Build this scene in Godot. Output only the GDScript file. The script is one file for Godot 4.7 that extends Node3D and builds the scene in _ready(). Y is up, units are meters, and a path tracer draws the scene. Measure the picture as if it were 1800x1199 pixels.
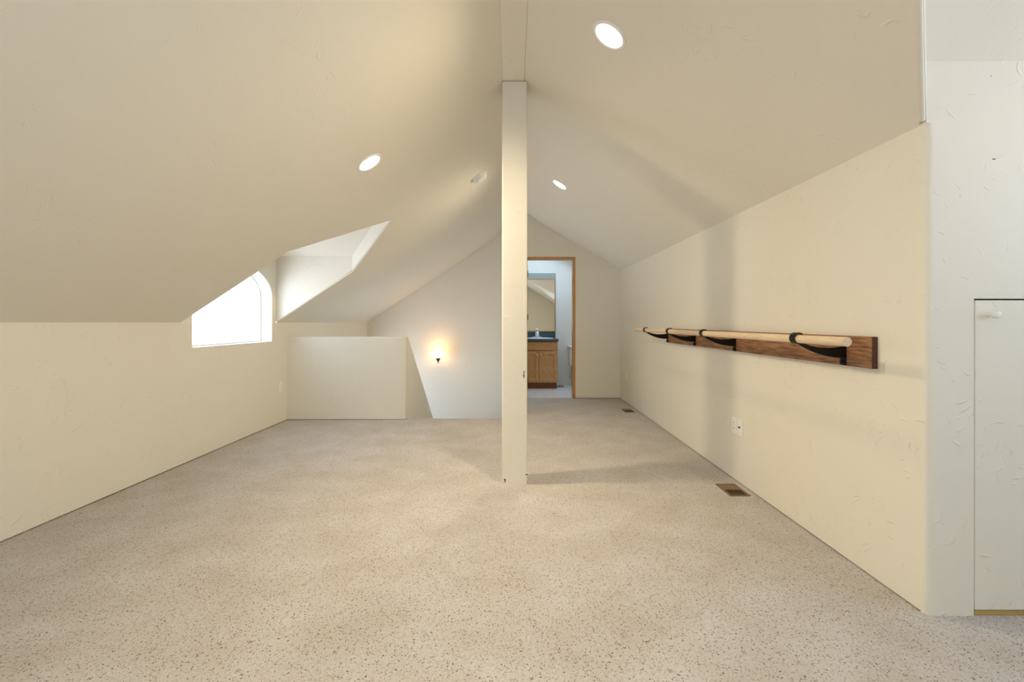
extends Node3D
# An attic loft. x is right, y up, and depth d runs away from the camera (world z = -d). Metres.

const EYE := 1.12
const XL := -2.61          # knee wall
const XR := 1.574          # right wall
const PL := 0.66           # pitch of the left ceiling
const PR := 0.61           # pitch of the right ceiling
const RIDGE := 2.8426
const D_REAR := -1.7
const D_HALL := 7.07
const D_BACK := 8.53
const G := 0.006           # gap between the carpet and the foot of the plaster
const LOW := -2.66         # lower storey

var xf := Transform3D()
var used := {}
var M := {}
var rng := RandomNumberGenerator.new()


func V(x: float, y: float, d: float) -> Vector3:
	return Vector3(x, y, -d)

func yl(x: float) -> float:
	return 1.12 + PL * (x - XL)

func yr(x: float) -> float:
	return RIDGE - PR * x


# ---------------------------------------------------------------- mesh helpers
func mb() -> SurfaceTool:
	var st := SurfaceTool.new()
	st.begin(Mesh.PRIMITIVE_TRIANGLES)
	st.set_smooth_group(-1)
	return st

func tri(st: SurfaceTool, a: Vector3, b: Vector3, c: Vector3, n: Vector3) -> void:
	if (b - a).cross(c - a).dot(n) > 0.0:
		var t := b
		b = c
		c = t
	st.add_vertex(xf * a)
	st.add_vertex(xf * b)
	st.add_vertex(xf * c)

func quad(st: SurfaceTool, a: Vector3, b: Vector3, c: Vector3, d: Vector3, n: Vector3) -> void:
	tri(st, a, b, c, n)
	tri(st, a, c, d, n)

# a flat polygon pushed along ext: closed, with real thickness
func prism(st: SurfaceTool, poly: Array, ext: Vector3) -> void:
	var n := Vector3.ZERO
	for i in poly.size():
		var p: Vector3 = poly[i]
		var q: Vector3 = poly[(i + 1) % poly.size()]
		n += p.cross(q)
	n = n.normalized()
	if n.dot(ext) > 0.0:
		n = -n
	var p0: Vector3 = poly[0]
	var p1: Vector3 = poly[1]
	var u := (p1 - p0).normalized()
	var v := n.cross(u)
	var flat := PackedVector2Array()
	for p in poly:
		flat.append(Vector2((p - p0).dot(u), (p - p0).dot(v)))
	var idx := Geometry2D.triangulate_polygon(flat)
	if idx.is_empty():
		print("could not triangulate ", poly)
	for i in range(0, idx.size(), 3):
		tri(st, poly[idx[i]], poly[idx[i + 1]], poly[idx[i + 2]], n)
		tri(st, poly[idx[i]] + ext, poly[idx[i + 1]] + ext, poly[idx[i + 2]] + ext, -n)
	var area := 0.0
	for i in flat.size():
		area += flat[i].cross(flat[(i + 1) % flat.size()])
	for i in poly.size():
		var a: Vector3 = poly[i]
		var b: Vector3 = poly[(i + 1) % poly.size()]
		var out := (b - a).cross(n) * signf(area)
		quad(st, a, b, b + ext, a + ext, out)

# a box with chamfered edges
func box(st: SurfaceTool, lo: Vector3, hi: Vector3, r := 0.0) -> void:
	var a := Vector3(minf(lo.x, hi.x), minf(lo.y, hi.y), minf(lo.z, hi.z))
	var b := Vector3(maxf(lo.x, hi.x), maxf(lo.y, hi.y), maxf(lo.z, hi.z))
	var mid := (a + b) * 0.5
	var half := (b - a) * 0.5
	r = minf(r, minf(half.x, minf(half.y, half.z)) * 0.9)
	for ax in 3:
		var u := (ax + 1) % 3
		var w := (ax + 2) % 3
		for s in [-1.0, 1.0]:
			var c: Array[Vector3] = []
			for k in [[-1, -1], [1, -1], [1, 1], [-1, 1]]:
				var p := mid
				p[ax] += s * half[ax]
				p[u] += k[0] * (half[u] - r)
				p[w] += k[1] * (half[w] - r)
				c.append(p)
			var n := Vector3.ZERO
			n[ax] = s
			quad(st, c[0], c[1], c[2], c[3], n)
	if r <= 0.0:
		return
	for ax in 3:
		var u := (ax + 1) % 3
		var w := (ax + 2) % 3
		for su in [-1.0, 1.0]:
			for sw in [-1.0, 1.0]:
				var c: Array[Vector3] = []
				for k in [[-1, 0], [1, 0], [1, 1], [-1, 1]]:
					var p := mid
					p[ax] += k[0] * (half[ax] - r)
					p[u] += su * (half[u] - (r if k[1] == 1 else 0.0))
					p[w] += sw * (half[w] - (0.0 if k[1] == 1 else r))
					c.append(p)
				var n := Vector3.ZERO
				n[u] = su
				n[w] = sw
				quad(st, c[0], c[1], c[2], c[3], n)
	for sx in [-1.0, 1.0]:
		for sy in [-1.0, 1.0]:
			for sz in [-1.0, 1.0]:
				var s := Vector3(sx, sy, sz)
				var p := mid + s * half
				tri(st, p - Vector3(0, sy * r, sz * r), p - Vector3(sx * r, 0, sz * r), p - Vector3(sx * r, sy * r, 0), s)

# rows of points joined into a smooth sheet; outward is judged from the point "inside"
func sheet(st: SurfaceTool, rows: Array, inside: Vector3, closed := false, group := 1) -> void:
	st.set_smooth_group(group)
	for i in rows.size() - 1:
		var m: int = rows[i].size()
		for j in (m if closed else m - 1):
			var a: Vector3 = rows[i][j]
			var b: Vector3 = rows[i][(j + 1) % m]
			var c: Vector3 = rows[i + 1][(j + 1) % m]
			var d: Vector3 = rows[i + 1][j]
			var n := (a + b + c + d) * 0.25 - inside
			if not a.is_equal_approx(b):
				tri(st, a, b, c, n)
			if not c.is_equal_approx(d):
				tri(st, a, c, d, n)
	st.set_smooth_group(-1)

# a tube of round section along points
func tube(st: SurfaceTool, pts: Array, r: float, seg := 16, caps := true) -> void:
	var rows := []
	for i in pts.size():
		var t: Vector3 = (pts[mini(i + 1, pts.size() - 1)] - pts[maxi(i - 1, 0)]).normalized()
		var u := t.cross(Vector3.UP if absf(t.y) < 0.9 else Vector3.RIGHT).normalized()
		var w := t.cross(u)
		var row := []
		for k in seg:
			var a := TAU * k / seg
			row.append(pts[i] + (u * cos(a) + w * sin(a)) * r)
		rows.append(row)
	st.set_smooth_group(1)
	for i in rows.size() - 1:
		var mid: Vector3 = (pts[i] + pts[i + 1]) * 0.5
		for j in seg:
			var a: Vector3 = rows[i][j]
			var b: Vector3 = rows[i][(j + 1) % seg]
			var c: Vector3 = rows[i + 1][(j + 1) % seg]
			var d: Vector3 = rows[i + 1][j]
			quad(st, a, b, c, d, (a + b + c + d) * 0.25 - mid)
	st.set_smooth_group(-1)
	if caps:
		for e in [0, pts.size() - 1]:
			var other: Vector3 = pts[1] if e == 0 else pts[pts.size() - 2]
			for j in seg:
				tri(st, pts[e], rows[e][j], rows[e][(j + 1) % seg], pts[e] - other)

# profile of (radius, height) turned round the y axis at "at"
func lathe(st: SurfaceTool, at: Vector3, prof: Array, seg := 24, sx := 1.0, sz := 1.0) -> void:
	st.set_smooth_group(1)
	for i in prof.size() - 1:
		var p: Vector2 = prof[i]
		var q: Vector2 = prof[i + 1]
		var out2 := Vector2(q.y - p.y, p.x - q.x)
		if (q - p).length() < 1e-6:
			continue
		for k in seg:
			var a0 := TAU * k / seg
			var a1 := TAU * (k + 1) / seg
			var e0 := Vector3(cos(a0) * sx, 0, sin(a0) * sz)
			var e1 := Vector3(cos(a1) * sx, 0, sin(a1) * sz)
			var n := (e0 + e1).normalized() * out2.x + Vector3.UP * out2.y
			var a := at + e0 * p.x + Vector3.UP * p.y
			var b := at + e1 * p.x + Vector3.UP * p.y
			var c := at + e1 * q.x + Vector3.UP * q.y
			var d := at + e0 * q.x + Vector3.UP * q.y
			if p.x > 1e-6:
				tri(st, a, b, c, n)
			if q.x > 1e-6:
				tri(st, a, c, d, n)
	st.set_smooth_group(-1)

# rounded edge between rows A and B with the sharp edge at P
func fillet(st: SurfaceTool, A: Array, P: Array, B: Array, n: Vector3) -> void:
	st.set_smooth_group(1)
	var N := 6
	for i in P.size() - 1:
		for k in N:
			var q := []
			for c in [[i, k], [i + 1, k], [i + 1, k + 1], [i, k + 1]]:
				var t: float = float(c[1]) / N
				q.append(A[c[0]] * (1 - t) * (1 - t) + P[c[0]] * 2 * t * (1 - t) + B[c[0]] * t * t)
			quad(st, q[0], q[1], q[2], q[3], n)
	st.set_smooth_group(-1)

func numbered(called: String) -> String:
	if not used.has(called):
		used[called] = 0
		return called
	used[called] += 1
	return "%s_%03d" % [called, used[called]]

func part(called: String, st: SurfaceTool, m: Material, parent: Node3D) -> MeshInstance3D:
	st.generate_normals()
	var o := MeshInstance3D.new()
	o.mesh = st.commit()
	o.mesh.surface_set_material(0, m)
	o.name = called if parent != self else numbered(called)
	parent.add_child(o, true)
	return o

func tag(o: Node3D, label: String, category := "", group := "", kind := "") -> void:
	if label:
		o.set_meta("label", label)
	if category:
		o.set_meta("category", category)
	if group:
		o.set_meta("group", group)
	if kind:
		o.set_meta("kind", kind)

# a thing's root at its base; shapes given in world coordinates are moved to it by xf
func thing(called: String, label: String, category: String, at: Vector3, group := "", kind := "") -> Node3D:
	var o := Node3D.new()
	o.name = numbered(called)
	add_child(o)
	o.position = at
	xf = Transform3D(Basis(), -at)
	tag(o, label, category, group, kind)
	return o

func done() -> void:
	xf = Transform3D()


# ---------------------------------------------------------------- materials
func mat(color: Color, rough := 0.6, metal := 0.0) -> StandardMaterial3D:
	var m := StandardMaterial3D.new()
	m.albedo_color = color
	m.roughness = rough
	m.metallic = metal
	return m

func noise_tex(freq: float, size: int, a: Color, b: Color, s: int, oct := 4) -> NoiseTexture2D:
	var n := FastNoiseLite.new()
	n.seed = s
	n.frequency = freq
	n.fractal_octaves = oct
	var t := NoiseTexture2D.new()
	t.width = size
	t.height = size
	t.seamless = true
	t.noise = n
	var g := Gradient.new()
	g.set_color(0, a)
	g.set_color(1, b)
	t.color_ramp = g
	return t

func wood(a: Color, b: Color, scale: Vector3, rough: float, s: int) -> StandardMaterial3D:
	var m := mat(Color.WHITE, rough)
	m.albedo_texture = noise_tex(0.012, 512, a, b, s, 5)
	m.uv1_triplanar = true
	m.uv1_scale = scale
	return m

# hand-trowelled plaster: faint unevenness with short curved ridges left by the trowel
func plaster_height() -> ImageTexture:
	var size := 2048
	var n := FastNoiseLite.new()
	n.seed = 5
	n.frequency = 0.004
	n.fractal_octaves = 5
	var im := n.get_seamless_image(size, size)
	im.convert(Image.FORMAT_L8)
	var data := im.get_data()
	for i in data.size():
		data[i] = 70 + int(data[i] * 0.22)
	var r := RandomNumberGenerator.new()
	r.seed = 11
	for cluster in 330:
		var cx := r.randf() * size
		var cy := r.randf() * size
		var dir := r.randf() * TAU
		for stroke in r.randi_range(1, 6):
			var x := cx + r.randfn(0, 35)
			var y := cy + r.randfn(0, 35)
			var a := dir + r.randfn(0, 0.5)
			var bend := r.randfn(0, 0.02)
			var length := r.randi_range(8, 60)
			var high := r.randf_range(25, 95)
			var wide := r.randf_range(0.8, 2.0)
			for k in length:
				x += cos(a)
				y += sin(a)
				a += bend + r.randfn(0, 0.06)
				var f: float = high * sin(PI * (k + 0.5) / length) * r.randf_range(0.6, 1.0)
				for oy in range(-3, 4):
					for ox in range(-3, 4):
						var g := exp(-(ox * ox + oy * oy) / (2.0 * wide * wide)) * f
						var at := posmod(int(y) + oy, size) * size + posmod(int(x) + ox, size)
						data[at] = maxi(data[at], mini(255, int(90 + g)))
	return relief_map(Image.create_from_data(size, size, false, Image.FORMAT_L8, data), 6.5)

func relief_map(im: Image, strength: float) -> ImageTexture:
	im.convert(Image.FORMAT_RGBA8)
	im.bump_map_to_normal_map(strength)
	return ImageTexture.create_from_image(im)

# looped carpet: each loop one cell, cream with scattered tan and brown loops
func carpet_textures() -> Array:
	var size := 2048
	var n := FastNoiseLite.new()
	n.noise_type = FastNoiseLite.TYPE_CELLULAR
	n.seed = 21
	n.frequency = 0.17
	n.fractal_type = FastNoiseLite.FRACTAL_NONE
	n.cellular_return_type = FastNoiseLite.RETURN_CELL_VALUE
	n.cellular_jitter = 1.0
	var cells := n.get_image(size, size, false, false, false)
	cells.convert(Image.FORMAT_L8)
	var c := cells.get_data()
	n.cellular_return_type = FastNoiseLite.RETURN_DISTANCE
	var dist := n.get_image(size, size, false, false, true)
	dist.convert(Image.FORMAT_L8)
	var dd := dist.get_data()
	var ramp := []
	for v in 256:
		var q := posmod(v * 97, 256) / 255.0
		var col: Color
		if q < 0.012:
			col = Color(0.45, 0.40, 0.36)
		elif q < 0.05:
			col = Color(0.60, 0.555, 0.51)
		elif q < 0.15:
			col = Color(0.72, 0.685, 0.65)
		else:
			col = Color(0.775, 0.757, 0.748).lerp(Color(0.835, 0.822, 0.812), posmod(v * 31, 256) / 255.0)
		ramp.append(col)
	var out := PackedByteArray()
	out.resize(size * size * 3)
	var high := PackedByteArray()
	high.resize(size * size)
	for i in size * size:
		var col: Color = ramp[c[i]]
		out[i * 3] = col.r8
		out[i * 3 + 1] = col.g8
		out[i * 3 + 2] = col.b8
		high[i] = 255 - dd[i]
	return [ImageTexture.create_from_image(Image.create_from_data(size, size, false, Image.FORMAT_RGB8, out)), relief_map(Image.create_from_data(size, size, false, Image.FORMAT_L8, high), 3.0)]

func materials() -> void:
	var relief := plaster_height()
	M.wall = mat(Color(0.936, 0.914, 0.852), 0.62)
	M.wall.uv1_triplanar = true
	M.wall.uv1_world_triplanar = true
	M.wall.uv1_scale = Vector3(0.36, 0.36, 0.36)
	M.wall.normal_enabled = true
	M.wall.normal_texture = relief
	M.wall.normal_scale = 1.0
	M.wall.resource_name = "cream trowelled plaster"
	var ct := carpet_textures()
	M.carpet = mat(Color.WHITE, 0.95)
	M.carpet.albedo_texture = ct[0]
	M.carpet.normal_enabled = true
	M.carpet.normal_texture = ct[1]
	M.carpet.normal_scale = 1.0
	M.carpet.uv1_triplanar = true
	M.carpet.uv1_world_triplanar = true
	M.carpet.uv1_scale = Vector3.ONE * 0.72
	M.carpet.detail_enabled = true
	M.carpet.detail_blend_mode = BaseMaterial3D.BLEND_MODE_MUL
	M.carpet.detail_uv_layer = BaseMaterial3D.DETAIL_UV_2
	M.carpet.uv2_triplanar = true
	M.carpet.uv2_world_triplanar = true
	M.carpet.uv2_scale = Vector3.ONE * 0.23
	M.carpet.detail_albedo = noise_tex(0.02, 512, Color(0.93, 0.91, 0.88), Color(1, 1, 1), 8, 5)
	M.carpet.metallic_specular = 0.2
	M.white = mat(Color(0.96, 0.955, 0.94), 0.45)
	M.vinyl = mat(Color(0.95, 0.95, 0.95), 0.4)
	M.plate = mat(Color(0.97, 0.965, 0.95), 0.3)
	M.dark = mat(Color(0.05, 0.045, 0.04), 0.6)
	M.porcelain = mat(Color(0.95, 0.95, 0.94), 0.12)
	M.tile = mat(Color(0.96, 0.955, 0.945), 0.3)
	M.tile.albedo_texture = noise_tex(0.03, 256, Color(0.94, 0.94, 0.94), Color(1, 1, 1), 3)
	M.tile.uv1_triplanar = true
	M.walnut = wood(Color(0.38, 0.245, 0.15), Color(0.74, 0.54, 0.365), Vector3(9, 9, 0.9), 0.5, 31)
	M.walnut_end = wood(Color(0.25, 0.14, 0.09), Color(0.42, 0.26, 0.17), Vector3(14, 5, 14), 0.6, 32)
	M.maple = wood(Color(0.86, 0.745, 0.59), Color(0.95, 0.87, 0.745), Vector3(14, 14, 1.2), 0.5, 33)
	M.oak = wood(Color(0.74, 0.54, 0.33), Color(0.92, 0.73, 0.50), Vector3(10, 1.0, 10), 0.4, 34)
	M.oak_across = wood(Color(0.74, 0.54, 0.33), Color(0.92, 0.73, 0.50), Vector3(1.0, 12, 10), 0.4, 35)
	M.oak_red = wood(Color(0.46, 0.25, 0.12), Color(0.58, 0.34, 0.18), Vector3(1.0, 12, 10), 0.45, 36)
	M.jamb = wood(Color(0.72, 0.51, 0.28), Color(0.84, 0.64, 0.39), Vector3(12, 1.0, 12), 0.4, 37)
	M.steel = mat(Color(0.055, 0.05, 0.045), 0.42, 0.5)
	M.bath = mat(Color(0.945, 0.925, 0.88), 0.6)
	M.bath.resource_name = "white bathroom paint"
	M.bronze = mat(Color(0.33, 0.26, 0.22), 0.4, 0.7)
	M.register = mat(Color(0.49, 0.39, 0.26), 0.45, 0.2)
	M.teal = mat(Color(0.30, 0.42, 0.44), 0.35)
	M.teal.albedo_texture = noise_tex(0.05, 256, Color(0.72, 0.75, 0.75), Color(1, 1, 1), 14)
	M.teal.uv1_triplanar = true
	M.teal.uv1_scale = Vector3.ONE * 3.0
	M.mirror = mat(Color(0.93, 0.94, 0.93), 0.03, 1.0)
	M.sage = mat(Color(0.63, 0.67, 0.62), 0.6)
	M.chrome = mat(Color(0.85, 0.86, 0.87), 0.12, 1.0)
	M.brass = mat(Color(0.78, 0.66, 0.40), 0.5, 0.2)
	M.glass = mat(Color(1, 1, 1, 0.04), 0.02)
	M.glass.transparency = BaseMaterial3D.TRANSPARENCY_ALPHA
	M.lens = mat(Color(1, 0.97, 0.92), 0.5)
	M.lens.emission_enabled = true
	M.lens.emission = Color(1.0, 0.95, 0.86)
	M.lens.emission_energy_multiplier = 4.0
	M.lens.resource_name = "lit downlight lens"
	M.shade = mat(Color(1.0, 0.95, 0.86), 0.4)
	M.shade.emission_enabled = true
	M.shade.emission = Color(1.0, 0.88, 0.70)
	M.shade.emission_energy_multiplier = 1.4
	M.shade.resource_name = "lit sconce glass"
	M.scuff = mat(Color(0.36, 0.29, 0.24), 0.8)


# ---------------------------------------------------------------- lights
const LAMP := Color(1.0, 0.93, 0.79)
const LAMP_ENERGY := 2.5

func set_stage() -> void:
	var cam := Camera3D.new()
	cam.name = "camera"
	cam.projection = Camera3D.PROJECTION_FRUSTUM
	cam.near = 0.05
	cam.far = 200.0
	cam.size = cam.near * 1199.0 / 840.0
	cam.frustum_offset = Vector2(-3.0, -32.5) / 840.0 * cam.near
	add_child(cam)
	cam.position = Vector3(0, EYE, 0)
	cam.current = true
	var e := Environment.new()
	e.background_mode = Environment.BG_SKY
	var sky := Sky.new()
	var sm := ProceduralSkyMaterial.new()
	sm.sky_top_color = Color(0.73, 0.855, 1.0)
	sm.sky_horizon_color = Color(0.825, 0.893, 1.0)
	sm.ground_bottom_color = Color(0.80, 0.84, 0.91)   # snow outside
	sm.ground_horizon_color = Color(0.80, 0.85, 0.93)
	sm.sky_energy_multiplier = 1.0
	sm.ground_energy_multiplier = 1.3
	sm.energy_multiplier = 1.0
	sky.sky_material = sm
	e.sky = sky
	e.background_energy_multiplier = 4.8
	e.tonemap_mode = Environment.TONE_MAPPER_LINEAR
	e.tonemap_exposure = 1.06
	e.sdfgi_enabled = true
	e.ssao_enabled = true
	e.ssil_enabled = true
	var we := WorldEnvironment.new()
	we.name = "environment"
	we.environment = e
	add_child(we)


# ---------------------------------------------------------------- the shell
const LN := 3.76           # left dormer, near cheek
const LF := 5.25           # far cheek
const LM := 4.505
const LK := -1.775         # where cheek meets gable
const LA := -1.161         # apex
const LEAVE := 1.85
const LTOP := 2.297
const RF := 1.823          # right dormer, far cheek
const RN := -0.42
const RM := 0.70
const RA := 0.583
const REAVE := 2.117
const RTOP := 2.72
const RX := 3.1
const W5 := [-1.6, -0.02, 0.45, 1.76]    # unseen rear window added for cool daylight: x from, to, height from, to
const W2 := [-0.3, 1.7, 1.2, 2.1]      # right dormer window: depth from, to, height from, to
const W3 := [6.6, 8.2, -1.15, 0.45]    # landing window
const W4 := [0.15, 1.35, 7.24, 8.3]      # roof window: x from, to, depth from, to

func shell() -> void:
	# floor
	var st := mb()
	prism(st, [V(XL - 0.1, 0, D_REAR - 0.1), V(RX + 0.1, 0, D_REAR - 0.1), V(RX + 0.1, 0, 1.95), V(XR + 0.1, 0, 1.95), V(XR + 0.1, 0, D_HALL + 0.02), V(-0.01, 0, D_HALL + 0.02), V(-0.01, 0, 5.58), V(XL - 0.1, 0, 5.58)], Vector3(0, -0.26, 0))
	st.set_smooth_group(1)
	var nose := []
	for x in [XL - 0.1, -0.01]:
		var row := []
		for k in 7:
			var a := PI / 2 - PI * k / 6
			row.append(V(x, -0.02 + 0.02 * sin(a), 5.58 + 0.02 * cos(a)))
		nose.append(row)
	sheet(st, nose, V(-1.3, -0.02, 5.58))
	var fl := part("floor", st, M.carpet, self)
	tag(fl, "flecked cream looped carpet covering the loft floor", "floor", "", "structure")
	st = mb()
	prism(st, [V(-0.01, 0.004, D_HALL + 0.02), V(XR + 0.1, 0.004, D_HALL + 0.02), V(XR + 0.1, 0.004, D_BACK + 0.1), V(-0.01, 0.004, D_BACK + 0.1)], Vector3(0, -0.25, 0))
	tag(part("floor", st, M.tile, self), "pale grey smooth floor inside the bathroom", "floor", "", "structure")
	st = mb()
	prism(st, [V(XL - 0.1, LOW, 3.0), V(0.2, LOW, 3.0), V(0.2, LOW, D_BACK + 0.1), V(XL - 0.1, LOW, D_BACK + 0.1)], Vector3(0, -0.2, 0))
	tag(part("floor", st, M.carpet, self), "carpet at the foot of the stairs on the lower storey", "floor", "", "structure")

	# ceiling: two slopes, the flat ridge strip, two dormers
	var ce := Node3D.new()
	ce.name = "ceiling"
	add_child(ce)
	tag(ce, "cream plaster ceiling of two slopes meeting over the post", "ceiling", "", "structure")
	var up := Vector3(-PL, 1, 0).normalized() * 0.06
	var t := 0.022
	# left slope with the notch of the dormer
	var P := [V(XL, yl(XL), LN), V(LK, yl(LK), LN), V(LA, yl(LA), LM), V(LK, yl(LK), LF), V(XL, yl(XL), LF)]
	var A := notch(P, V(-2.2, 0, LM), t, func(x): return yl(x))
	var B := []
	for p in P:
		B.append(p + Vector3(0, t, 0))
	st = mb()
	prism(st, [V(XL, yl(XL), D_REAR), V(-0.07, yl(-0.07), D_REAR), V(-0.07, yl(-0.07), D_BACK), V(XL, yl(XL), D_BACK), A[4], A[3], A[2], A[1], A[0]], up)
	part("slope", st, M.wall, ce)
	st = mb()
	fillet(st, A, P, B, Vector3(0.3, -1, 0))
	part("rounded_edge", st, M.wall, ce)
	dormer(ce, B, [V(XL, LEAVE, LN), V(LK, LEAVE, LN), V(LA, LTOP, LM), V(LK, LEAVE, LF), V(XL, LEAVE, LF)], V(-2.0, 1.6, LM))
	for s in [LN, LF]:
		st = mb()
		prism(st, [V(XL - 0.15, LEAVE, s), V(LK, LEAVE, s), V(LA, LTOP, LM), V(XL - 0.15, LTOP, LM)], Vector3(0, 0.05, 0))
		part("dormer_slope", st, M.wall, ce)
	# right slope
	up = Vector3(PR, 1, 0).normalized() * 0.06
	P = [V(XR, yr(XR), RF), V(RA, yr(RA), RM), V(XR, yr(XR), RN)]
	A = notch(P, V(1.4, 0, RM), t, func(x): return yr(x))
	B = []
	for p in P:
		B.append(p + Vector3(0, t, 0))
	st = mb()
	prism(st, [V(XR, yr(XR), D_REAR), V(0.07, yr(0.07), D_REAR), V(0.07, yr(0.07), D_HALL + 0.1), V(XR, yr(XR), D_HALL + 0.1), V(XR, yr(XR), RF + 0.03), A[0], A[1], A[2], V(XR, yr(XR), RN - 0.03)], up)
	part("slope", st, M.wall, ce)
	st = mb()
	fillet(st, A, P, B, Vector3(-0.3, -1, 0))
	part("rounded_edge", st, M.wall, ce)
	dormer(ce, B, [V(XR, REAVE, RF), V(RA, RTOP, RM), V(XR, REAVE, RN)], V(2.0, 1.6, RM))
	for s in [RF, RN]:
		st = mb()
		prism(st, [V(RX + 0.15, REAVE, s), V(XR, REAVE, s), V(RA, RTOP, RM), V(RX + 0.15, RTOP, RM)], Vector3(0, 0.05, 0))
		part("dormer_slope", st, M.wall, ce)
	# bathroom slope with the roof window
	var s0 := W4
	for r in [[0.0, s0[0], D_HALL + 0.1, D_BACK], [s0[1], XR, D_HALL + 0.1, D_BACK], [s0[0], s0[1], D_HALL + 0.1, s0[2]], [s0[0], s0[1], s0[3], D_BACK]]:
		st = mb()
		prism(st, [V(r[0], yr(r[0]), r[2]), V(r[1], yr(r[1]), r[2]), V(r[1], yr(r[1]), r[3]), V(r[0], yr(r[0]), r[3])], Vector3(PR, 1, 0).normalized() * 0.25)
		part("slope", st, M.bath, ce)
	st = mb()
	box(st, V(-0.075, 2.789, D_REAR), V(0.075, 2.86, D_BACK), 0.006)
	part("ridge_strip", st, M.wall, ce)

	# left knee wall with the arched window
	var wl := Node3D.new()
	wl.name = "wall_left"
	add_child(wl)
	tag(wl, "low cream plaster knee wall pierced by the arched window", "wall", "", "structure")
	var out := Vector3(-0.15, 0, 0)
	var sill := EYE - 0.205
	var arch_near := []
	var arch_far := []
	for k in 13:
		var a := PI / 2 * k / 12
		arch_near.append(V(XL, EYE + 0.275 + 0.30 * sin(a), 4.52 - 0.64 * cos(a)))
		arch_far.append(V(XL, EYE + 0.275 + 0.30 * sin(a), 4.52 + 0.64 * cos(a)))
	st = mb()
	box(st, V(XL - 0.02, 0, D_REAR), V(XL - 0.15, G, 5.6))
	var poly := [V(XL, G, D_REAR), V(XL, G, 4.52), V(XL, sill, 4.52), V(XL, sill, 3.88)]
	poly.append_array(arch_near)
	poly.append_array([V(XL, LTOP, 4.52), V(XL, LTOP, LM), V(XL, LEAVE, LN), V(XL, yl(XL), LN), V(XL, yl(XL), D_REAR)])
	prism(st, poly, out)
	part("plaster_wall", st, M.wall, wl)
	st = mb()
	poly = [V(XL, 0, D_BACK), V(XL, 0, W3[1]), V(XL, W3[3], W3[1]), V(XL, W3[3], W3[0]), V(XL, 0, W3[0]), V(XL, 0, 5.6), V(XL, G, 5.6), V(XL, G, 4.52), V(XL, sill, 4.52), V(XL, sill, 5.16)]
	poly.append_array(arch_far)
	poly.append_array([V(XL, LTOP, 4.52), V(XL, LEAVE, LF), V(XL, yl(XL), LF), V(XL, yl(XL), D_BACK)])
	prism(st, poly, out)
	part("plaster_wall", st, M.wall, wl)
	# lower part beside the stairs, with the landing window
	var w3 := W3
	for r in [[3.0, w3[0], LOW, 0.0], [w3[0], w3[1], LOW, w3[2]], [w3[1], D_BACK, LOW, 0.0]]:
		st = mb()
		prism(st, [V(XL, r[2], r[0]), V(XL, r[2], r[1]), V(XL, r[3], r[1]), V(XL, r[3], r[0])], out)
		part("plaster_wall", st, M.wall, wl)

	# right wall with the rounded corner and the dormer cheek
	var wr := Node3D.new()
	wr.name = "wall_right"
	add_child(wr)
	tag(wr, "long cream plaster wall carrying the ballet barre", "wall", "", "structure")
	var R := 0.025
	st = mb()
	prism(st, [V(XR, G, RF + R), V(XR, G, D_HALL + 0.12), V(XR, yr(XR), D_HALL + 0.12), V(XR, yr(XR), RF + R)], Vector3(0.15, 0, 0))
	box(st, V(XR + 0.02, 0, RF + R), V(XR + 0.15, G, D_HALL + 0.12))
	prism(st, [V(XR, 0, D_REAR), V(XR, 0, RN - 0.12), V(XR, yr(XR), RN - 0.12), V(XR, yr(XR), D_REAR)], Vector3(0.15, 0, 0))
	part("plaster_wall", st, M.wall, wr)
	st = mb()
	fillet(st, [V(XR, 0, RF + R), V(XR, yr(XR), RF + R)], [V(XR, 0, RF), V(XR, yr(XR), RF)], [V(XR + R, 0, RF), V(XR + R, yr(XR), RF)], Vector3(-1, 0, 1))
	part("rounded_corner", st, M.wall, wr)

	var wc := Node3D.new()
	wc.name = "wall_dormer"
	add_child(wc)
	tag(wc, "pale plaster wall around the small storage door", "wall", "", "structure")
	var back := Vector3(0, 0, -0.12)
	for r in [[XR + R, 1.756, 0.0, yr(XR)], [XR, 1.756, yr(XR), REAVE], [1.756, 2.50, 1.211, REAVE], [2.50, RX, 0.0, REAVE]]:
		st = mb()
		prism(st, [V(r[0], r[2], RF), V(r[1], r[2], RF), V(r[1], r[3], RF), V(r[0], r[3], RF)], back)
		part("plaster_wall", st, M.wall, wc)
	st = mb()
	prism(st, [V(XR, 0, RN), V(RX, 0, RN), V(RX, REAVE, RN), V(XR, REAVE, RN)], -back)
	part("plaster_wall", st, M.wall, wc)
	for q in [[1.824, 1.741, 1.0], [1.817, 2.06, 0.5], [1.70, 1.60, 0.4]]:
		st = mb()
		var keep := xf
		xf = Transform3D(Basis().scaled(Vector3(q[2], q[2], 1)), V(q[0], q[1], RF))
		chip(st, [[0, 1], [4, 0], [9, 1], [8, 3], [3, 3]], Vector3.ZERO)
		xf = keep
		part("paint_chip", st, M.scuff, wc)
	st = mb()   # dark cupboard space behind the storage door
	prism(st, [V(1.7, 0, RF + 0.125), V(2.55, 0, RF + 0.125), V(2.55, 1.3, RF + 0.125), V(1.7, 1.3, RF + 0.125)], back * 0.2)
	part("backing_panel", st, M.wall, wc)
	var w2 := W2
	for r in [[RN, w2[0], 0.0, REAVE], [w2[1], RF, 0.0, REAVE], [w2[0], w2[1], 0.0, w2[2]], [w2[0], w2[1], w2[3], REAVE]]:
		st = mb()
		prism(st, [V(RX, r[2], r[0]), V(RX, r[2], r[1]), V(RX, r[3], r[1]), V(RX, r[3], r[0])], Vector3(0.15, 0, 0))
		part("plaster_wall", st, M.wall, wc)
	st = mb()
	prism(st, [V(RX, REAVE, RN), V(RX, REAVE, RF), V(RX, RTOP, RM)], Vector3(0.15, 0, 0))
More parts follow.
